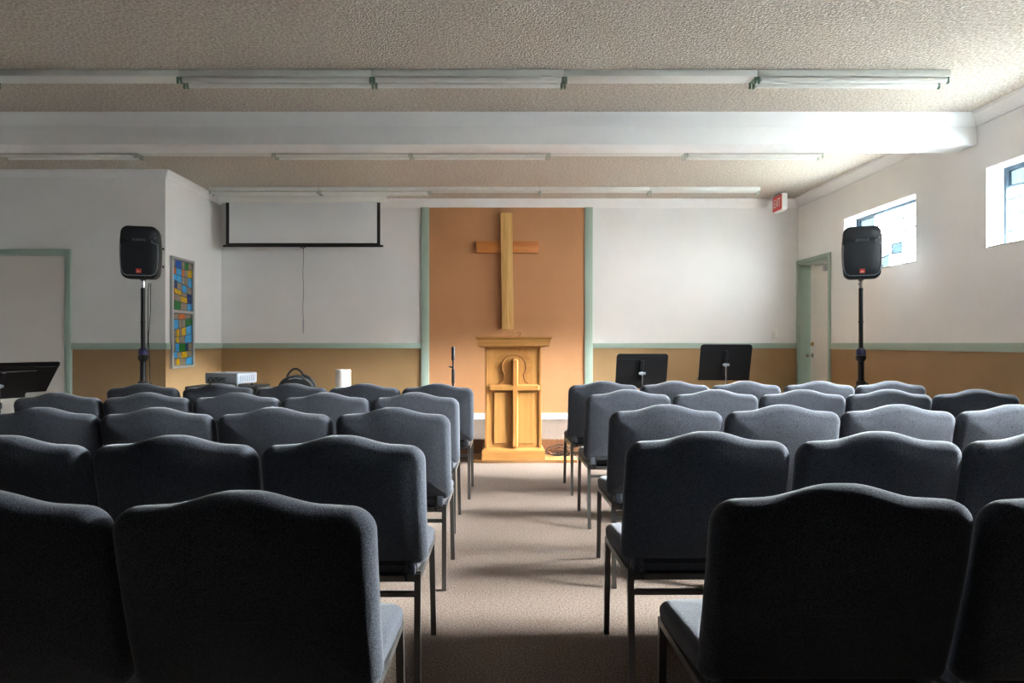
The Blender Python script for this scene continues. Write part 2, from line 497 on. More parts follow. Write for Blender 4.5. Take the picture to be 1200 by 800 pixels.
# stained glass panel on the return wall (faces right)
def stained_panel():
    Y0, Y1, Z0, Z1 = 7.47, 8.02, 0.885, 2.125
    root = sthing('window_4', 'tall narrow stained glass panel in a grey metal frame beside the left loudspeaker', 'window', (XB, Y0, Z0))
    W, H = Y1 - Y0, Z1 - Z0; t = 0.032; mid = H * 0.512
    fr = MB()
    for b in ((0, t, 0, H), (W - t, W, 0, H), (t, W - t, 0, t), (t, W - t, H - t, H), (t, W - t, mid - t * .6, mid + t * .6)):
        fr.box(0.0, 0.035, b[0], b[1], b[2], b[3], 0.003, 1)
    fr.build('window_frame', M['alu'], root)
    MB().box(0.0, 0.008, t, W - t, t, H - t).build('backing', M['lead'], root, smooth=False)
    top = [  # bands: (left v, right v) of the upper edge, cell edges, colours
        ((0, 0), [0, .16, .47, .64, .82, 1], 'gbgng'), ((.15, .14), [0, .20, .48, .60, .78, 1], 'ology'),
        ((.27, .31), [0, .20, .48, .64, .80, 1], 'llggl'), ((.38, .52), [0, .13, .25, .50, .74, 1], 'gdglg'),
        ((.54, .66), [0, .13, .46, .75, 1], 'oygd'), ((.65, .74), [0, .12, .43, .76, 1], 'ogyd'),
        ((.80, .85), [0, .12, .43, .76, 1], 'gngl'), ((1, 1), None, None)]
    bot = [
        ((0, 0), [0, .34, .66, 1], 'gog'), ((.12, .07), [0, .32, .50, .68, 1], 'lggn'), ((.32, .20), [0, .22, .36, .48, .70, 1], 'gygyl'),
        ((.46, .38), [0, .20, .36, .64, 1], 'gygl'), ((.56, .56), [0, .16, .36, .68, .82, 1], 'glndg'),
        ((.73, .71), [0, .26, .48, .76, 1], 'lgyg'), ((.86, .84), [0, .22, .38, .70, 1], 'gygl'), ((1, 1), None, None)]
    g = 0.0042
    for lay, (za, zb) in ((top, (mid + t * .6, H - t)), (bot, (t, mid - t * .6))):
        hh = zb - za; ww = W - 2 * t
        for (e0, us, cs), (e1, _, _) in zip(lay[:-1], lay[1:]):
            for k, c in enumerate(cs):
                P = []
                for u, e, su, sv in ((us[k], e0, g, g), (us[k + 1], e0, -g, g), (us[k + 1], e1, -g, -g), (us[k], e1, g, -g)):
                    v = e[0] + (e[1] - e[0]) * u + 0.018 * math.sin(u * PI) * (1 if e[0] not in (0, 1) else 0)
                    P.append((t + u * ww + su, zb - v * hh - sv))
                if P[0][1] - P[3][1] < 0.004 or P[1][1] - P[2][1] < 0.004: continue
                a = [(0.007, p[0], p[1]) for p in P]; b = [(0.013, p[0], p[1]) for p in P]
                MB().loft([a, b]).build('pane', SG[c], root, smooth=False)
    return root
stained_panel()

# ------------------------------------------------------------------ doors
def left_door():
    root = sthing('door_1', 'plain white door in a sage green frame at the left edge', 'door', ((LDX0 + LDX1) / 2, YF, 0))
    w = (LDX1 - LDX0) / 2; c = 0.065
    f = MB()
    f.box(-w - c, -w, -0.022, 0.10, 0, LDZ + c, B).box(w, w + c, -0.022, 0.10, 0, LDZ + c, B).box(-w, w, -0.022, 0.10, LDZ, LDZ + c, B)
    f.build('door_frame', M['sage'], root)
    MB().box(-w + 0.004, w - 0.004, 0.0, 0.045, 0.008, LDZ - 0.004, 0.003, 1).build('door_leaf', M['door'], root)
    h = MB().tube([(w - 0.09, 0.0, 0.93), (w - 0.09, -0.055, 0.93)], 0.011, 10)
    h.tube([(w - 0.085, -0.05, 0.93), (w - 0.20, -0.05, 0.932)], 0.010, 10)
    h.tube([(w - 0.09, 0.0, 0.93), (w - 0.09, -0.012, 0.93)], 0.03, 16)
    h.build('door_handle', M['chrome'], root)
left_door()
def right_door():
    root = sthing('door_2', 'white door in a deep sage green frame on the right wall', 'door', (XR, (DY0 + DY1) / 2, STG_Z))
    w = (DY1 - DY0) / 2; c = 0.052; h = DZ1 - STG_Z
    f = MB()
    f.box(-0.02, 0.02, -w - c, -w, 0, h + c, B).box(-0.02, 0.02, w, w + 0.048, 0, h + c, B).box(-0.02, 0.02, -w, w, h, h + c, B)
    f.box(0.0, WT, -w, -w + 0.012, 0, h).box(0.0, WT, w - 0.012, w, 0, h).box(0.0, WT, -w, w, h - 0.012, h)
    f.build('door_frame', M['sage'], root)
    leaf = MB().box(0.14, 0.185, -w + 0.014, w - 0.014, 0.006, h - 0.014, 0.003, 1).build('door_leaf', M['door'], root)
    k = MB(); y = w - 0.075
    k.tube([(0.14, y, 0.83), (0.128, y, 0.83)], 0.030, 16).tube([(0.13, y, 0.83), (0.09, y, 0.83)], 0.010, 10)
    k.tube([(0.095, y, .83), (0.088, y, .83), (0.075, y, .83), (0.06, y, .83), (0.054, y, .83)], [0.012, 0.026, 0.030, 0.024, 0.008], 16)
    k.build('door_knob', M['chrome'], root)
    MB().tube([(0.14, y, 0.975), (0.118, y, 0.975)], [0.028, 0.022], 16).build('deadbolt', M['brass'], root)
    MB().box(0.085, 0.14, -0.30, -0.06, h - 0.13, h - 0.06, 0.006).build('door_closer', M['silver'], root)
    MB().tube([(0.10, -0.2, h - 0.055), (0.05, 0.05, h - 0.05), (0.10, 0.16, h - 0.03)], 0.008, 6).build('closer_arm', M['alu'], root)
right_door()

# ------------------------------------------------------------------ chairs
HH = 0.883
def smooth_outline(wd, z0, zs, hump, r, n=8):
    """closed outline (x,z) of a camel-back cushion"""
    pts = []
    for i in range(n + 1):                        # bottom right corner
        a = -PI / 2 + i / n * PI / 2
        pts.append((wd - r * .7 + r * .7 * math.cos(a), z0 + r * .7 + r * .7 * math.sin(a)))
    m = 4
    for i in range(1, m): pts.append((wd, z0 + r * .7 + (zs - r - z0 - r * .7) * i / m))
    def top(x):
        u = abs(x) / wd
        s = min(max((u - 0.06) / 0.56, 0), 1); s = s * s * (3 - 2 * s)
        return zs + hump * (1 - s) - 0.006 * max(0, u - 0.62) / 0.38
    zc = top(wd) - r
    for i in range(n + 1):
        a = i / n * PI / 2
        pts.append((wd - r + r * math.cos(a), zc + r * math.sin(a) + (top(wd - r + r * math.cos(a)) - top(wd))))
    k = 28
    for i in range(1, k):
        x = (wd - r) * (1 - 2 * i / k); pts.append((x, top(x)))
    for i in range(n + 1):
        a = PI / 2 + i / n * PI / 2
        pts.append((-wd + r + r * math.cos(a), zc + r * math.sin(a) + (top(-wd + r + r * math.cos(a)) - top(wd))))
    for i in range(1, m): pts.append((-wd, zs - r - (zs - r - z0 - r * .7) * i / m))
    for i in range(n + 1):
        a = PI + i / n * PI / 2
        pts.append((-wd + r * .7 + r * .7 * math.cos(a), z0 + r * .7 + r * .7 * math.sin(a)))
    return pts
def inset(pts, d):
    n = len(pts); out = []
    for i in range(n):
        a = Vector(pts[i - 1]); b = Vector(pts[(i + 1) % n]); t = (b - a).normalized()
        nrm = Vector((-t.y, t.x))                  # inward for ccw loops
        p = Vector(pts[i]) + nrm * d
        out.append((p.x, p.y))
    return out
def cushion_back():
    out = smooth_outline(0.264, 0.435, HH - 0.030, 0.030, 0.050)
    T = 0.074; R = 0.036; RY = 0.033
    prof = []
    for i in range(8):
        a = i / 7 * PI / 2
        prof.append((R * (1 - math.sin(a)), -T / 2 + RY * (1 - math.cos(a))))
    prof = prof + [(x, -y) for x, y in prof[::-1]]
    def lean(x, y, z):
        s = (z - 0.44) / 0.44
        return (x, y - 0.112 * s - 0.010 * math.sin(s * PI), z)
    rings = []
    cx, czz = 0.0, 0.66
    def shrink(pts, k): return [(cx + (p[0] - cx) * k, czz + (p[1] - czz) * k) for p in pts]
    base = inset(out, R)
    for k, dy in ((0.25, -0.014), (0.55, -0.012), (0.8, -0.0075), (0.92, -0.0035)):
        rings.append([lean(p[0], -T / 2 + dy, p[1]) for p in shrink(base, k)])
    for ins, y in prof:
        rings.append([lean(p[0], y, p[1]) for p in inset(out, ins)])
    for k, dy in ((0.8, 0.012), (0.55, 0.02), (0.25, 0.024)):
        rings.append([lean(p[0], T / 2 + dy, p[1]) for p in shrink(base, k)])
    return MB().loft(rings)
def cushion_seat():
    """rounded waterfall seat, y from 0 (rear) to 0.47 (front)"""
    rings = []
    def outl(ins, z, sag=0.0):
        pts = []
        n = 7
        wf, wb_, y0, y1, r = 0.243 - ins, 0.228 - ins, 0.0 + ins, 0.475 - ins, 0.05
        cor = [(wb_ - r, y0 + r, -PI / 2, wb_), (wf - r, y1 - r, 0, wf), (-wf + r, y1 - r, PI / 2, wf), (-wb_ + r, y0 + r, PI, wb_)]
        for cx, cy, a0, _ in cor:
            for i in range(n + 1):
                a = a0 + i / n * PI / 2
                x, y = cx + r * math.cos(a), cy + r * math.sin(a)
                pts.append((x, y, z - 0.03 * max(0, (y - 0.30) / 0.175) ** 2))
        return pts
    z0, z1, R = 0.395, 0.462, 0.028
    rings.append(outl(0.03, z0)); rings.append(outl(0.004, z0 + 0.004))
    for i in range(6):
        a = i / 5 * PI / 2
        rings.append(outl(R * (1 - math.cos(a)), z1 - R + R * math.sin(a)))
    rings.append(outl(0.08, z1 + 0.008)); rings.append(outl(0.15, z1 + 0.013))
    return MB().loft(rings)
def make_chair():
    t = thing('upholstered_chair', '', 'chair')
    # local: y=0 is the plane of the top of the back; the chair faces +y
    MB_ = cushion_back().tf(Matrix.Translation((0, 0.125, 0)))
    MB_.build('backrest', M['fabric'], t, angle=60)
    cushion_seat().tf(Matrix.Translation((0, 0.125, 0))).build('seat', M['fabric'], t, angle=60)
    sp = MB().box(-0.205, 0.205, 0.16, 0.57, 0.372, 0.396, 0.006, 1)
    sp.build('seat_pan', M['under'], t)
    LX = 0.226; lt = 0.0105
    fr = MB()
    for s in (-1, 1):
        fr.tube([(s * LX, 0.125, 0.384), (s * (LX + .004), 0.585, 0.378)], lt, square=True)
    fr.box(-LX, LX, 0.560, 0.581, 0.366, 0.386); fr.box(-LX, LX, 0.13, 0.151, 0.366, 0.386)
    fr.build('seat_frame', M['frame'], t, smooth=False)
    for s in (-1, 1):
        MB().tube([(s * LX, 0.142, 0.40), (s * LX, 0.135, 0.36), (s * (LX + .003), 0.098, 0.0)], lt, square=True).build('leg', M['frame'], t, smooth=False)
        MB().tube([(s * (LX + .004), 0.572, 0.376), (s * (LX + .012), 0.562, 0.0)], lt, square=True).build('leg', M['frame'], t, smooth=False)
        MB().tube([(s * LX * .96, 0.148, 0.375), (s * LX * .95, 0.128, 0.47), (s * LX * .93, 0.095, 0.60)], 0.0085, square=True).build('back_upright', M['frame'], t, smooth=False)
        MB().box(s * 0.208 - 0.016, s * 0.208 + 0.016, 0.085, 0.122, 0.405, 0.455, 0.006).build('bracket_cover', M['fabric'], t)
        MB().tube([(s * 0.190, 0.118, 0.43), (s * 0.190, 0.112, 0.395), (s * 0.190, 0.118, 0.375)], 0.007, 6).build('link_hook', M['blackm'], t)
    MB().tube([(-LX, 0.132, 0.325), (LX, 0.132, 0.325)], 0.0085, square=True).build('stretcher', M['frame'], t, smooth=False)
    MB().tube([(-0.20, 0.10, 0.445), (0.20, 0.10, 0.445)], 0.010, square=True).build('back_rail', M['under'], t, smooth=False)
    return t
proto = make_chair()
used = [False]
ROWN = ['row nearest the camera', 'second row from the camera', 'middle row', 'second row from the lectern', 'row nearest the lectern']
SEATN = ['aisle seat', 'second seat from the aisle', 'third seat from the aisle', 'fourth seat from the aisle', 'fifth seat from the aisle']
LOOK = {'left': ['near-black', 'dark slate', 'dark slate', 'slate grey', 'slate grey'],
        'right': ['near-black', 'dark slate', 'grey', 'light grey', 'light grey']}
def chair(side, row, seat, x, y, dz, rz):
    c = proto if not used[0] else copy_tree(proto)
    used[0] = True
    c.location = (x, y, 0); c.rotation_euler = (0, 0, rz); c.scale = (1, 1, 1 + dz)
    c['label'] = '%s fabric chair, %s block, %s, %s' % (LOOK[side][row], side, ROWN[row], SEATN[seat])
    c['group'] = 'upholstered chairs in rows facing the lectern'
LY = [1.354, 2.18, 3.13, 4.08, 5.0]
LXS = [[-.508, -1.045], [-.496, -1.037, -1.575], [-.481, -1.027, -1.565, -2.10], [-.494, -1.030, -1.565, -2.105, -2.645],
       [-.440, -.978, -1.514, -2.050, -2.602]]
RY = [1.363, 2.18, 3.15, 4.19, 5.13]
RXS = [[.697, 1.240, 1.785], [.678, 1.230, 1.778, 2.32], [.783, 1.322, 1.860, 2.397, 2.936], [.805, 1.342, 1.879, 2.416, 2.955],  # last seat in the three near rows is unseen, added to block window light
       [.800, 1.337, 1.872, 2.424, 2.962]]
for r in range(5):
    for k, x in enumerate(LXS[r]): chair('left', r, k, x, LY[r] + random.uniform(-.008, .008), -0.013, random.uniform(-.006, .006))
    for k, x in enumerate(RXS[r]): chair('right', r, k, x, RY[r] + random.uniform(-.008, .008), 0.0, random.uniform(-.006, .006))

# ------------------------------------------------------------------ ceiling strip lights
def strip(x1, y, tubes, label, holders='clip'):
    t = thing('strip_light', label, 'ceiling light', (x1 - 0.66, y, ZC), 0, 'fluorescent strip lights on the ceiling')
    MB().box(-0.658, 0.658, -0.07, 0.07, -0.046, 0, 0.006).build('housing', M['fixture'], t)
    for s in (-1, 1):
        h = MB()
        for q in (-1, 1):
            h.box(s * 0.648 - 0.006, s * 0.648 + 0.006, q * 0.05 - 0.011, q * 0.05 + 0.011, -0.092, -0.045, 0.003, 1)
        h.box(s * 0.652 - 0.006, s * 0.652 + 0.006, -0.055, 0.055, -0.055, -0.045)
        h.build('lamp_holder', M[holders], t)
    if tubes:
        for q in (-1, 1):
            tb = MB().tube([(-0.636, q * .05, -0.067), (-0.615, q * .05, -0.067), (0.615, q * .05, -0.067), (0.636, q * .05, -0.067)], [0.0165, 0.0185, 0.0185, 0.0165], 12)
            tb.build('tube', M['tube'], t)
rows = [('nearest row', 4.73, 3.10, [1, 0, 1, 1, 0], 'clipg'), ('row behind the beam', 6.60, 3.13, [1, 0, 1, 1, 0, 1], 'clip'),
        ('row nearest the cross', 8.22, 3.145, [0, 0, 0, 1, 1], 'clip')]
ORD = ['first', 'second', 'third', 'fourth', 'fifth', 'sixth']
for nm, y, x1, pat, hm in rows:
    for i, p in enumerate(pat):
        strip(x1 - 1.32 * i, y, p, 'unlit strip light %s tubes, %s from right wall, %s' % ('with' if p else 'without', ORD[i], nm), hm)

# ------------------------------------------------------------------ exit sign
ex = thing('exit_sign', 'red and white exit sign hanging from the ceiling near the right corner', 'exit sign', (3.535, 8.54, 2.812), 0.0)
MB().box(-0.034, 0.034, -0.145, 0.145, 0, 0.205, 0.008).build('housing', M['white'], ex)
MB().box(-0.039, -0.033, -0.137, 0.137, 0.008, 0.197, 0.002, 1).build('face', M['signred'], ex)
text_mesh('EXIT', 0.15, M['white'], ex, (-0.0395, 0, 0.10), (PI / 2, 0, -PI / 2), width=0.20)
MB().box(-0.03, 0.03, -0.10, 0.10, 0.203, ZC - 2.812, 0.003, 1).build('mount', M['alu'], ex)

# ------------------------------------------------------------------ projection screen
ps = thing('projection_screen', 'white pull-down projection screen with black borders hanging left of the orange panel', 'projection screen', (-2.42, 8.50, 0))
cyl = MB()
cyl.box(-1.02, 1.02, -0.045, 0.035, 2.915, 3.0, 0.018, 3)
cyl.build('case', M['white'], ps)
for s in (-1, 1):
    MB().box(s * 1.022 - 0.012, s * 1.022 + 0.012, -0.05, 0.04, 2.91, 3.005, 0.004).build('end_cap', M['white'], ps)
    MB().box(s * 0.93 - .015, s * 0.93 + .015, -0.02, 0.02, 2.995, ZC, 0.002).build('hanger', M['alu'], ps)
    MB().box(s * 0.940 - 0.020, s * 0.940 + 0.020, -0.003, 0.001, 2.39, 2.925).build('side_border', M['black'], ps, smooth=False)
MB().box(-0.921, 0.921, -0.002, 0.001, 2.41, 2.925).build('screen_fabric', M['screen'], ps, smooth=False)
MB().box(-0.96, 0.96, -0.0032, 0.001, 2.385, 2.412).build('bottom_border', M['black'], ps, smooth=False)
MB().box(-0.998, 0.998, -0.014, 0.012, 2.362, 2.388, 0.006).build('bottom_bar', M['blackm'], ps)
pts = [(0 + 0.004 * math.sin(i * 1.3), 0, 2.362 - i * 0.09) for i in range(11)]
cd = MB().tube(pts, 0.003, 6); cd.build('pull_cord', M['blackm'], ps)
MB().tube([(pts[-1][0], 0, pts[-1][2]), (pts[-1][0], 0, 1.44), (pts[-1][0], 0, 1.29)], [0.004, 0.008, 0.006], 8).build('pull_handle', M['silver'], ps)
MB().tube([(-0.03, 0, 2.36), (0, 0, 2.345), (0.03, 0, 2.36)], 0.005, 6).build('pull_bail', M['blackm'], ps)

# ------------------------------------------------------------------ wooden cross on the panel
cr = thing('wall_cross', 'large plain wooden cross with a pale upright and reddish crossbar on orange panel', 'cross', (0.132, YB - 0.008, 1.345))
up = MB().box(-0.075, 0.075, -0.098, -0.036, 0, 1.495, 0.004)
up.tf(Matrix.Rotation(-0.012, 4, 'Y')).build('upright', M['pine'], cr)
MB().box(-0.405, 0.395, -0.062, -0.001, 0.985, 1.135, 0.004).build('crossbar', M['fir'], cr)

# ------------------------------------------------------------------ lectern
bd = tag(MB().box(-0.42, 0.62, 0, 0.40, 0, 0.03, 0.003).build('base_board', M['ply'], None, (0.16, 6.645, 0)), 'thin plywood board on the carpet under the lectern', 'board')
lc = thing('lectern', 'honey oak lectern with a carved cross on its front', 'lectern', (0.155, 6.66, 0.03), 0.02)
LW, LH = 0.275, 1.10
MB().box(-LW, LW, 0.02, 0.36, 0.09, LH, 0.003, 1).build('body', M['oak'], lc)
for s in (-1, 1):
    MB().box(s * (LW - 0.012) - 0.014, s * (LW - 0.012) + 0.014, 0.006, 0.034, 0.09, LH, 0.004).build('corner_post', M['oakd'], lc)
MB().loft([[(x * (LW + 0.032), y, 0) for x, y in ((-1, -0.014), (1, -0.014), (1, 0.385), (-1, 0.385))],
           [(x * (LW + 0.032), y, 0.088) for x, y in ((-1, -0.014), (1, -0.014), (1, 0.385), (-1, 0.385))],
           [(x * (LW + 0.012), y, 0.112) for x, y in ((-1, 0.004), (1, 0.004), (1, 0.37), (-1, 0.37))]]).build('plinth', M['oakx'], lc, smooth=False)
MB().loft([[(x * (LW + 0.012), y, LH - .005) for x, y in ((-1, 0.0), (1, 0.0), (1, 0.37), (-1, 0.37))],
           [(x * (LW + 0.075), y, LH + .012) for x, y in ((-1, -0.05), (1, -0.05), (1, 0.42), (-1, 0.42))],
           [(x * (LW + 0.082), y, LH + .075) for x, y in ((-1, -0.055), (1, -0.055), (1, 0.425), (-1, 0.425))],
           [(x * (LW + 0.098), y, LH + .088) for x, y in ((-1, -0.07), (1, -0.07), (1, 0.44), (-1, 0.44))],
           [(x * (LW + 0.098), y, LH + .103) for x, y in ((-1, -0.07), (1, -0.07), (1, 0.44), (-1, 0.44))]]).build('top', M['oakx'], lc, smooth=False)
for s, nm in ((-1, 'panel'), (1, 'panel')):
    x0, x1 = (-0.192, -0.012) if s < 0 else (0.022, 0.198)
    MB().box(x0, x1, 0.006, 0.022, 0.155, 0.66, 0.006, 1).build('raised_panel', M['oak'], lc)
# keyhole halo: outer lighter crescent and inner arch plates
def arch(r, zc, foot_x, foot_z, x0=0.005):
    pts = []
    a0 = math.radians(-38)
    for i in range(25):
        a = a0 + (PI - 2 * a0) * i / 24
        pts.append((x0 + r * math.cos(a), zc + r * math.sin(a)))
    last = pts[-1]; first = pts[0]
    left = [(x0 - foot_x * .62, foot_z + (last[1] - foot_z) * .45), (x0 - foot_x, foot_z)]
    right = [(x0 + foot_x, foot_z), (x0 + foot_x * .62, foot_z + (first[1] - foot_z) * .45)]
    return pts + left + right
MB().prism([(0.005 + 0.185 * math.cos(a), 0.925 + 0.13 * math.sin(a)) for a in [i / 40 * 2 * PI for i in range(40)]], 0.014, 0.021).build('halo', M['oakx'], lc)
MB().prism(arch(0.118, 0.905, 0.175, 0.715), 0.005, 0.02).build('arch_plate', M['oak'], lc)
ap = arch(0.118, 0.905, 0.175, 0.715)
ap = ap[-2:] + ap[:-2]
MB().tube([(x, 0.004, z) for x, z in ap], 0.0055, 6).build('arch_groove', M['groove'], lc)  # dark strip along the arch contour as its shadow line
def halfround(p0, p1, r, dy):
    p0, p1 = Vector(p0), Vector(p1)
    d = (p1 - p0).normalized(); side = Vector((0, 1, 0)).cross(d)
    prof = [(-1, 0), (-1, -.35), (-.55, -1), (.55, -1), (1, -.35), (1, 0)]
    def ring(p, k=1.0): return [p + side * a * r * k + Vector((0, b * dy * k, 0)) for a, b in prof]
    return MB().loft([ring(p0, .55), ring(p0 + d * .02), ring(p1 - d * .02), ring(p1, .55)])
halfround((0.014, 0.006, 0.115), (0.014, 0.006, 0.985), 0.033, 0.040).build('carved_cross_upright', M['oakd'], lc)
halfround((-0.245, 0.006, 0.700), (0.258, 0.006, 0.700), 0.035, 0.038).build('carved_cross_bar', M['oakx'], lc)

gl = thing('eyeglasses', 'tiny thin wire-framed eyeglasses lying on the lectern top', 'eyeglasses', (0.17, 6.635, 1.233), 0.12)
for s in (-1, 1):
    g = MB().tube([(s * 0.035 + 0.024 * math.cos(a), 0, 0.021 + 0.018 * math.sin(a)) for a in [i / 16 * 2 * PI for i in range(17)]], 0.0016, 6)
    g.build('rim', M['gold'], gl)
    MB().tube([(s * 0.062, 0, 0.028), (s * 0.066, 0.06, 0.028), (s * 0.062, 0.115, 0.022), (s * 0.06, 0.135, 0.004)], 0.0018, 6).build('temple', M['gold'], gl)
MB().tube([(-0.012, 0, 0.024), (0, -0.003, 0.029), (0.012, 0, 0.024)], 0.0016, 6).build('bridge', M['gold'], gl)

# cable heap beside the lectern
random.seed(11)
pts = []; ph = 0
for i in range(150):
    ph += 0.33
    rx = 0.10 + 0.05 * math.sin(i * 0.13); rz = 0.05 + 0.035 * math.sin(i * 0.21 + 1)
    pts.append((rx * math.cos(ph) + 0.03 * math.sin(i * .05), 0.06 + 0.05 * math.sin(ph * 0.7 + i * .02), max(0.006, 0.006 + rz * (1 + math.sin(ph)) * 0.6)))
cab = MB().tube(pts, 0.0035, 5).build('cable', M['blackm'], None, (0.63, 6.84, 0.03))
tag(cab, 'tangled black cable on the floor right of the lectern', 'cable')

# ------------------------------------------------------------------ loudspeakers on stands
def rrect(w0, w1, h, r, bulge=0.0, n=6):
    """rounded trapezoid outline (x,z) centred in x, z 0..h; w0 half width at bottom, w1 at top"""
    pts = []
    for cx, cz_, a0 in ((w0 - r, r, -PI / 2), (w1 - r, h - r, 0), (-w1 + r, h - r, PI / 2), (-w0 + r, r, PI)):
        for i in range(n + 1):
            a = a0 + i / n * PI / 2
            pts.append((cx + r * math.cos(a), cz_ + r * math.sin(a)))
    # denser sides with a bulge
    out = []
    for i, p in enumerate(pts):
        q = pts[(i + 1) % len(pts)]
        out.append(p)
        if math.hypot(q[0] - p[0], q[1] - p[1]) > 0.1:
            for k in range(1, 5):
                out.append((p[0] + (q[0] - p[0]) * k / 5, p[1] + (q[1] - p[1]) * k / 5))
    return [(x * (1 + bulge * math.sin(min(max(z / h, 0), 1) * PI)), z) for x, z in out]
def speaker(loc, rz, label):
    t = thing('loudspeaker', label, 'loudspeaker', loc, rz, 'loudspeakers on tripod stands')
    H = 0.49
    o = rrect(0.150, 0.152, H, 0.055, 0.12)
    ctr = Vector((0, H / 2))
    def ring(k, y, kz=None): return [(p[0] * k, y, ctr.y + (p[1] - ctr.y) * (kz or k)) for p in o]
    MB().loft([ring(.955, -0.158), ring(.99, -0.152), ring(1, -0.135), ring(1, -0.05), ring(.93, 0.05, .97), ring(.72, 0.14, .9), ring(.66, 0.15, .86)]).build('cabinet', M['black'], t, angle=50)
    gr = rrect(0.128, 0.128, 0.435, 0.05, 0.13)
    # grille: upper horn field and lower woofer field separated by waist notches
    def field(pts, name, y=-0.168):
        c = Vector((sum(p[0] for p in pts) / len(pts), sum(p[1] for p in pts) / len(pts)))
        r0 = [(p[0], -0.156, p[1]) for p in pts]; r1 = [(p[0], y + .004, p[1]) for p in pts]
        r2 = [(c.x + (p[0] - c.x) * .96, y, c.y + (p[1] - c.y) * .96) for p in pts]
        r3 = [(c.x + (p[0] - c.x) * .5, y - .006, c.y + (p[1] - c.y) * .5) for p in pts]
        return MB().loft([r0, r1, r2, r3]).build(name, M['grille'], t, angle=50)
    up = [(-0.135, 0.375), (-0.10, 0.352), (0.10, 0.352), (0.135, 0.375), (0.138, 0.425), (0.12, 0.458), (0.08, 0.47), (-0.08, 0.47), (-0.12, 0.458), (-0.138, 0.425)]
    lo = [(-0.148, 0.318), (-0.105, 0.335), (-0.10, 0.346), (0.10, 0.346), (0.105, 0.335), (0.148, 0.318), (0.152, 0.22), (0.145, 0.10), (0.128, 0.055), (0.10, 0.040), (-0.10, 0.040), (-0.128, 0.055), (-0.145, 0.10), (-0.152, 0.22)]
    field(up, 'horn_grille'); field(lo, 'woofer_grille')
    tr = [(-0.157, 0.318), (-0.160, 0.22), (-0.153, 0.097), (-0.135, 0.046), (-0.102, 0.029), (0.102, 0.029), (0.135, 0.046), (0.153, 0.097), (0.160, 0.22), (0.157, 0.318), (0.110, 0.338), (0.106, 0.365), (0.142, 0.380)]
    MB().tube([(x, -0.157, z) for x, z in tr], 0.0055, 6).build('trim_line', M['greytrim'], t)
    bdg = MB().box(-0.022, 0.022, -0.183, -0.165, 0.048, 0.088, 0.003, 1).build('badge', M['badge'], t)
    text_mesh('JBL', 0.02, M['white'], bdg, (0, -0.1835, 0.063), (PI / 2, 0, 0), extrude=0.0005, width=0.026)
    text_mesh('EON15', 0.034, M['greytrim'], t, (0.0, -0.176, 0.356), (PI / 2, 0, 0), extrude=0.002, width=0.11)
    for z in (0.13, 0.30):
        MB().tube([(0.168, 0.0, z), (0.183, 0.0, z)], 0.010, 8).build('side_knob', M['black'], t)
    MB().lathe([(0.024, -0.005), (0.024, 0.02)], 14, (0, 0, 0)).build('pole_socket', M['black'], t)
    return t
def spk_stand(loc, rz, label):
    t = thing('speaker_stand', label, 'speaker stand', loc, rz, 'tripod speaker stands')
    MB().tube([(0, 0, 1.69), (0, 0, 1.762)], 0.0165, 14).build('pole_tip', M['chrome'], t)
    MB().tube([(0, 0, 1.0), (0, 0, 1.69)], 0.020, 14).build('upper_pole', M['blackm'], t)
    MB().lathe([(0.022, 1.36), (0.024, 1.362), (0.024, 1.372), (0.022, 1.374)], 14).build('lock_pin_ring', M['blackm'], t)
    MB().lathe([(0.026, 0.99), (0.036, 1.0), (0.046, 1.02), (0.046, 1.045), (0.030, 1.05)], 16).build('collar', M['blackm'], t)
    MB().lathe([(0.030, 1.05), (0.044, 1.054), (0.042, 1.10), (0.028, 1.118), (0.022, 1.12)], 16).build('collar_ring', M['blue'], t)
    MB().tube([(0, 0, 0.10), (0, 0, 1.0)], 0.027, 14).build('lower_pole', M['blackm'], t)
    MB().tube([(0.05, 0.05, 1.74), (0.056, 0.03, 1.70), (0.058, 0.03, 1.50), (0.035, 0.03, 1.22), (0.05, 0.03, 0.95), (0.045, 0.03, 0.60), (0.10, 0.05, 0.1), (0.18, 0.1, 0.005)], 0.004, 6).build('cable', M['blackm'], t)
    MB().tube([(0.03, 0.05, 1.74), (0.034, 0.03, 1.68), (0.03, 0.03, 1.40), (0.03, 0.03, 1.12)], 0.004, 6).build('cable', M['blackm'], t)
    MB().lathe([(0.03, 0.74), (0.045, 0.75), (0.045, 0.80), (0.03, 0.81)], 14).build('leg_hub', M['black'], t)
    MB().tube([(0.04, 0, 0.775), (0.085, 0, 0.775)], [0.008, 0.016], 8).build('knob', M['black'], t)
    for k in range(3):
        a = k * 2 * PI / 3 + 0.5
        c, s = math.cos(a), math.sin(a)
        MB().tube([(0.035 * c, 0.035 * s, 0.76), (0.50 * c, 0.50 * s, 0.025), (0.52 * c, 0.52 * s, 0.0125)], 0.0125, 8).build('leg', M['blackm'], t)
        MB().tube([(0.03 * c, 0.03 * s, 0.20), (0.32 * c, 0.32 * s, 0.31)], 0.008, 6).build('brace', M['blackm'], t)
    return t
spk_stand((-3.375, 6.5, 0), 0.0, 'black tripod speaker stand in front of the left wall corner')
speaker((-3.375, 6.50, 1.768), 0.27, 'black loudspeaker on the stand beside the stained glass panel')
spk_stand((3.46, 6.5, 0), 0.4, 'black tripod speaker stand by the right wall below the window')
speaker((3.46, 6.50, 1.768), -0.42, 'dark grey loudspeaker on the stand in front of the bright window')

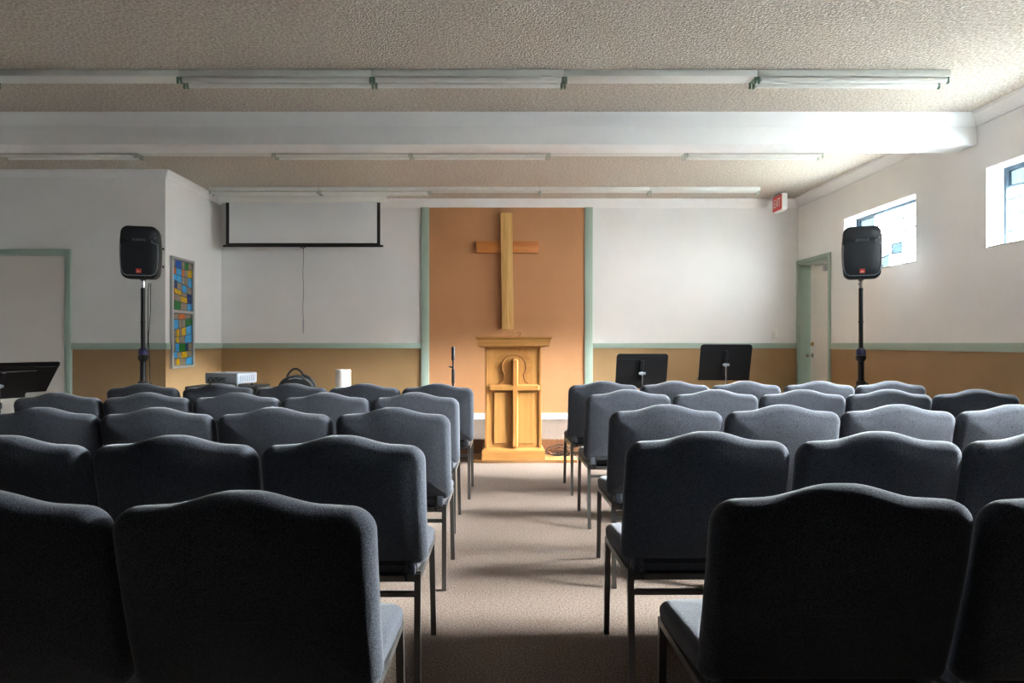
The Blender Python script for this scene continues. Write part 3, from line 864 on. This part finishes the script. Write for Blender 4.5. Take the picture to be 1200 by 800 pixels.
# ------------------------------------------------------------------ music stands
def music_stand(loc, rz, tilt, ztop, label, w=0.245, h=0.33, ribs=False):
    t = thing('music_stand', label, 'music stand', loc, rz, 'black music stands')
    # local: seen from -y (back of the desk); musician at +y
    desk = MB()
    r = 0.03
    out = []
    for cx, cz_, a0 in ((w - 0.008, 0.0, None), (w - r, h - r, 0), (-w + r, h - r, PI / 2), (-w + 0.008, 0.0, None)):
        if a0 is None: out.append((cx + (0.008 if cx > 0 else -0.008), cz_))
        else:
            for i in range(6):
                a = a0 + i / 5 * PI / 2; out.append((cx + r * math.cos(a), cz_ + r * math.sin(a)))
    mtx = Matrix.Translation((0, 0, ztop)) @ Matrix.Rotation(tilt, 4, 'X') @ Matrix.Translation((0, 0, -h))
    desk.prism(out, -0.003, 0.003)
    d = desk.tf(mtx).build('desk', M['blackm'], t, angle=30)
    MB().box(-w, w, 0.0, 0.055, -0.004, 0.002).tf(mtx).build('lip', M['blackm'], t, smooth=False)
    if ribs:
        MB().box(-w + .004, w - .004, -0.008, -0.003, h - 0.062, h - 0.052, 0.002, 1).tf(mtx).build('crease', M['blackm'], t)
    MB().box(-0.016, 0.016, -0.02, -0.002, 0.06, h - 0.06, 0.003, 1).tf(mtx).build('spine', M['blackm'], t)
    p = mtx @ Vector((0, -0.02, h * 0.45))
    MB().tube([(p.x, p.y - 0.028, p.z), (p.x, p.y + 0.01, p.z)], 0.018, 10).build('tilt_head', M['silver'], t)
    MB().tube([(p.x - 0.03, p.y - 0.02, p.z), (p.x + 0.03, p.y - 0.02, p.z)], [0.012, 0.012], 8).build('tilt_knob', M['silver'], t)
    y = p.y - 0.02
    MB().tube([(0, y, p.z), (0, y, 0.55)], 0.008, 10).build('upper_pole', M['chrome'], t)
    MB().tube([(0, y, 0.62), (0, y, 0.08)], 0.0125, 10).build('lower_pole', M['blackm'], t)
    MB().lathe([(0.012, 0.59), (0.02, 0.60), (0.02, 0.64), (0.012, 0.65)], 12, (0, y, 0)).build('pole_collar', M['black'], t)
    for k in range(3):
        a = k * 2 * PI / 3 + 0.3; c, s = math.cos(a), math.sin(a)
        MB().tube([(0.01 * c, y + 0.01 * s, 0.22), (0.14 * c, y + 0.14 * s, 0.12), (0.27 * c, y + 0.27 * s, 0.009)], 0.009, 6).build('leg', M['blackm'], t)
    return t
music_stand((1.35, 6.35, 0), 0.0, 0.30, 1.068, 'black music stand with chrome knob, beside the orange panel', w=0.24, h=0.34, ribs=True)
music_stand((2.165, 6.45, 0), -0.06, 0.32, 1.155, 'tall black music stand standing right of the other, past the right chairs', w=0.24, h=0.36)
music_stand((-4.31, 6.30, 0), 1.1, 0.70, 0.990, 'tilted black music stand right in front of the left door handle', w=0.275, h=0.38, ribs=True)
music_stand((-4.25, 5.90, 0), 1.1, 0.70, 0.962, 'tilted black music stand cut by the left edge of the photo', w=0.275, h=0.38, ribs=True)

# ------------------------------------------------------------------ microphone stand
ms = thing('microphone_stand', 'slim black microphone stand left of the lectern', 'microphone stand', (-0.475, 7.32, STG_Z))
MB().lathe([(0.0, 0.0), (0.125, 0.0), (0.125, 0.012), (0.11, 0.022), (0.02, 0.03), (0.0, 0.032)], 24).build('base', M['blackm'], ms)
MB().tube([(0, 0, 0.03), (0, 0, 0.70)], 0.012, 10).build('lower_pole', M['blackm'], ms)
MB().tube([(0, 0, 0.70), (0, 0, 0.86)], 0.009, 10).build('upper_pole', M['blackm'], ms)
MB().lathe([(0.012, 0.55), (0.017, 0.56), (0.017, 0.70), (0.012, 0.715)], 12).build('clutch', M['black'], ms)
MB().tube([(0.0, 0, 0.725), (-0.035, 0, 0.735), (-0.045, 0, 0.735)], [0.012, 0.006, 0.013], 8).build('clutch_knob', M['black'], ms)
MB().lathe([(0.011, 0.80), (0.019, 0.81), (0.019, 0.94), (0.015, 0.948)], 12).build('clip', M['black'], ms)

# ------------------------------------------------------------------ projector on its cart
ct = thing('projector_cart', 'black cart carrying the silver projector', 'cart', (-2.56, 6.5, 0), 0.05)
MB().box(-0.33, 0.33, -0.20, 0.22, 0.735, 0.765, 0.006).build('top_shelf', M['black'], ct)
MB().box(-0.31, 0.31, -0.18, 0.20, 0.26, 0.285, 0.006).build('lower_shelf', M['black'], ct)
for sx in (-1, 1):
    for sy in (-1, 1):
        MB().tube([(sx * 0.30, sy * 0.17 + .01, 0.735), (sx * 0.30, sy * 0.17 + .01, 0.0)], 0.014, 8).build('leg', M['blackm'], ct)
pj = thing('projector', 'silver grey projector on the black cart', 'projector', (-2.535, 6.50, 0.765), -0.30)
MB().box(-0.185, 0.185, -0.145, 0.145, 0.022, 0.125, 0.016, 3).build('body', M['silver'], pj)
MB().box(-0.15, 0.06, -0.150, -0.14, 0.035, 0.09, 0.003, 1).build('port_panel', M['greytrim'], pj)
for i, (x, w, z) in enumerate(((-0.135, .02, .05), (-0.105, .014, .07), (-0.08, .022, .048), (-0.045, .016, .066), (-0.015, .02, .05), (0.02, .015, .06))):
    MB().box(x - w / 2, x + w / 2, -0.154, -0.149, z, z + 0.014).build('port', M['black'], pj, smooth=False)
for i in range(7):
    MB().box(0.183, 0.188, -0.11 + i * 0.032, -0.095 + i * 0.032, 0.045, 0.10).build('vent_slot', M['greytrim'], pj, smooth=False)
for sx in (-1, 1):
    for sy in (-1, 1):
        MB().tube([(sx * .15, sy * .11, 0.03), (sx * .15, sy * .11, 0.0)], 0.012, 8).build('foot', M['black'], pj)
MB().box(-0.08, -0.03, -0.05, -0.03, 0.125, 0.129, 0.001, 1).build('button', M['black'], pj)
MB().tube([(-0.06, 0.145, 0.075), (-0.06, 0.165, 0.075)], [0.04, 0.036], 18).build('lens', M['black'], pj)

# ------------------------------------------------------------------ bag on a stool, white canister
st = thing('stool', 'low black stool under the black bag', 'stool', (-1.90, 6.5, 0))
MB().lathe([(0.0, 0.53), (0.17, 0.53), (0.18, 0.54), (0.18, 0.555), (0.165, 0.57), (0.0, 0.573)], 24).build('seat', M['black'], st)
for k in range(4):
    a = PI / 4 + k * PI / 2
    MB().tube([(0.12 * math.cos(a), 0.12 * math.sin(a), 0.53), (0.17 * math.cos(a), 0.17 * math.sin(a), 0.0)], 0.012, 8).build('leg', M['blackm'], st)
bg = thing('bag', 'black carry bag with a raised loop handle near the tan wall', 'bag', (-1.905, 6.5, 0.573), 0.1)
rings = []
for k, (y, s) in enumerate(((-0.10, .86), (-0.085, .96), (-0.05, 1), (0.05, 1), (0.085, .96), (0.10, .86))):
    pr = []
    for i in range(21):
        a = PI * i / 20
        pr.append((0.172 * s * math.cos(a) * (1 + .05 * math.sin(a)), y, 0.135 + 0.155 * s * (math.sin(a) ** 0.8)))
    pr += [(-0.17 * s, y, 0.05), (-0.15 * s, y, 0.0), (0.15 * s, y, 0.0), (0.17 * s, y, 0.05)]
    rings.append(pr)
MB().loft(rings).build('body', M['bag'], bg)
hp = [(-0.09 + 0.16 * i / 14, -0.04, 0.27 + 0.082 * math.sin(PI * i / 14) ** 0.7) for i in range(15)]
MB().tube(hp, 0.010, 8).build('handle', M['bag'], bg)
MB().tube([(0.07, -0.05, 0.29), (0.12, -0.06, 0.27), (0.16, -0.06, 0.21), (0.175, -0.05, 0.14)], 0.014, 8).build('strap', M['bag'], bg)
MB().tube([(-0.06, -0.10, 0.255), (0.0, -0.105, 0.268), (0.06, -0.10, 0.255)], 0.004, 6).build('zipper', M['silver'], bg)

cn = thing('canister', 'plain white cylindrical canister standing by the tan wall', 'canister', (-1.895, 8.38, STG_Z))
MB().lathe([(0.088, 0.0), (0.094, 0.01), (0.094, 0.655), (0.090, 0.662), (0.082, 0.662), (0.080, 0.62), (0.0, 0.615)], 28).build('body', M['white'], cn)
MB().lathe([(0.096, 0.0), (0.098, 0.004), (0.098, 0.03), (0.094, 0.034)], 28).build('base_ring', M['white'], cn)

# ------------------------------------------------------------------ switch plate
sw = thing('light_switch', 'small white switch plate on the end wall near the right door', 'light switch', (3.605, YB, 1.225))
MB().box(-0.036, 0.036, -0.008, 0, 0, 0.118, 0.004).build('plate', M['white'], sw)
MB().box(-0.006, 0.006, -0.018, -0.007, 0.046, 0.072, 0.002, 1).build('toggle', M['white'], sw)
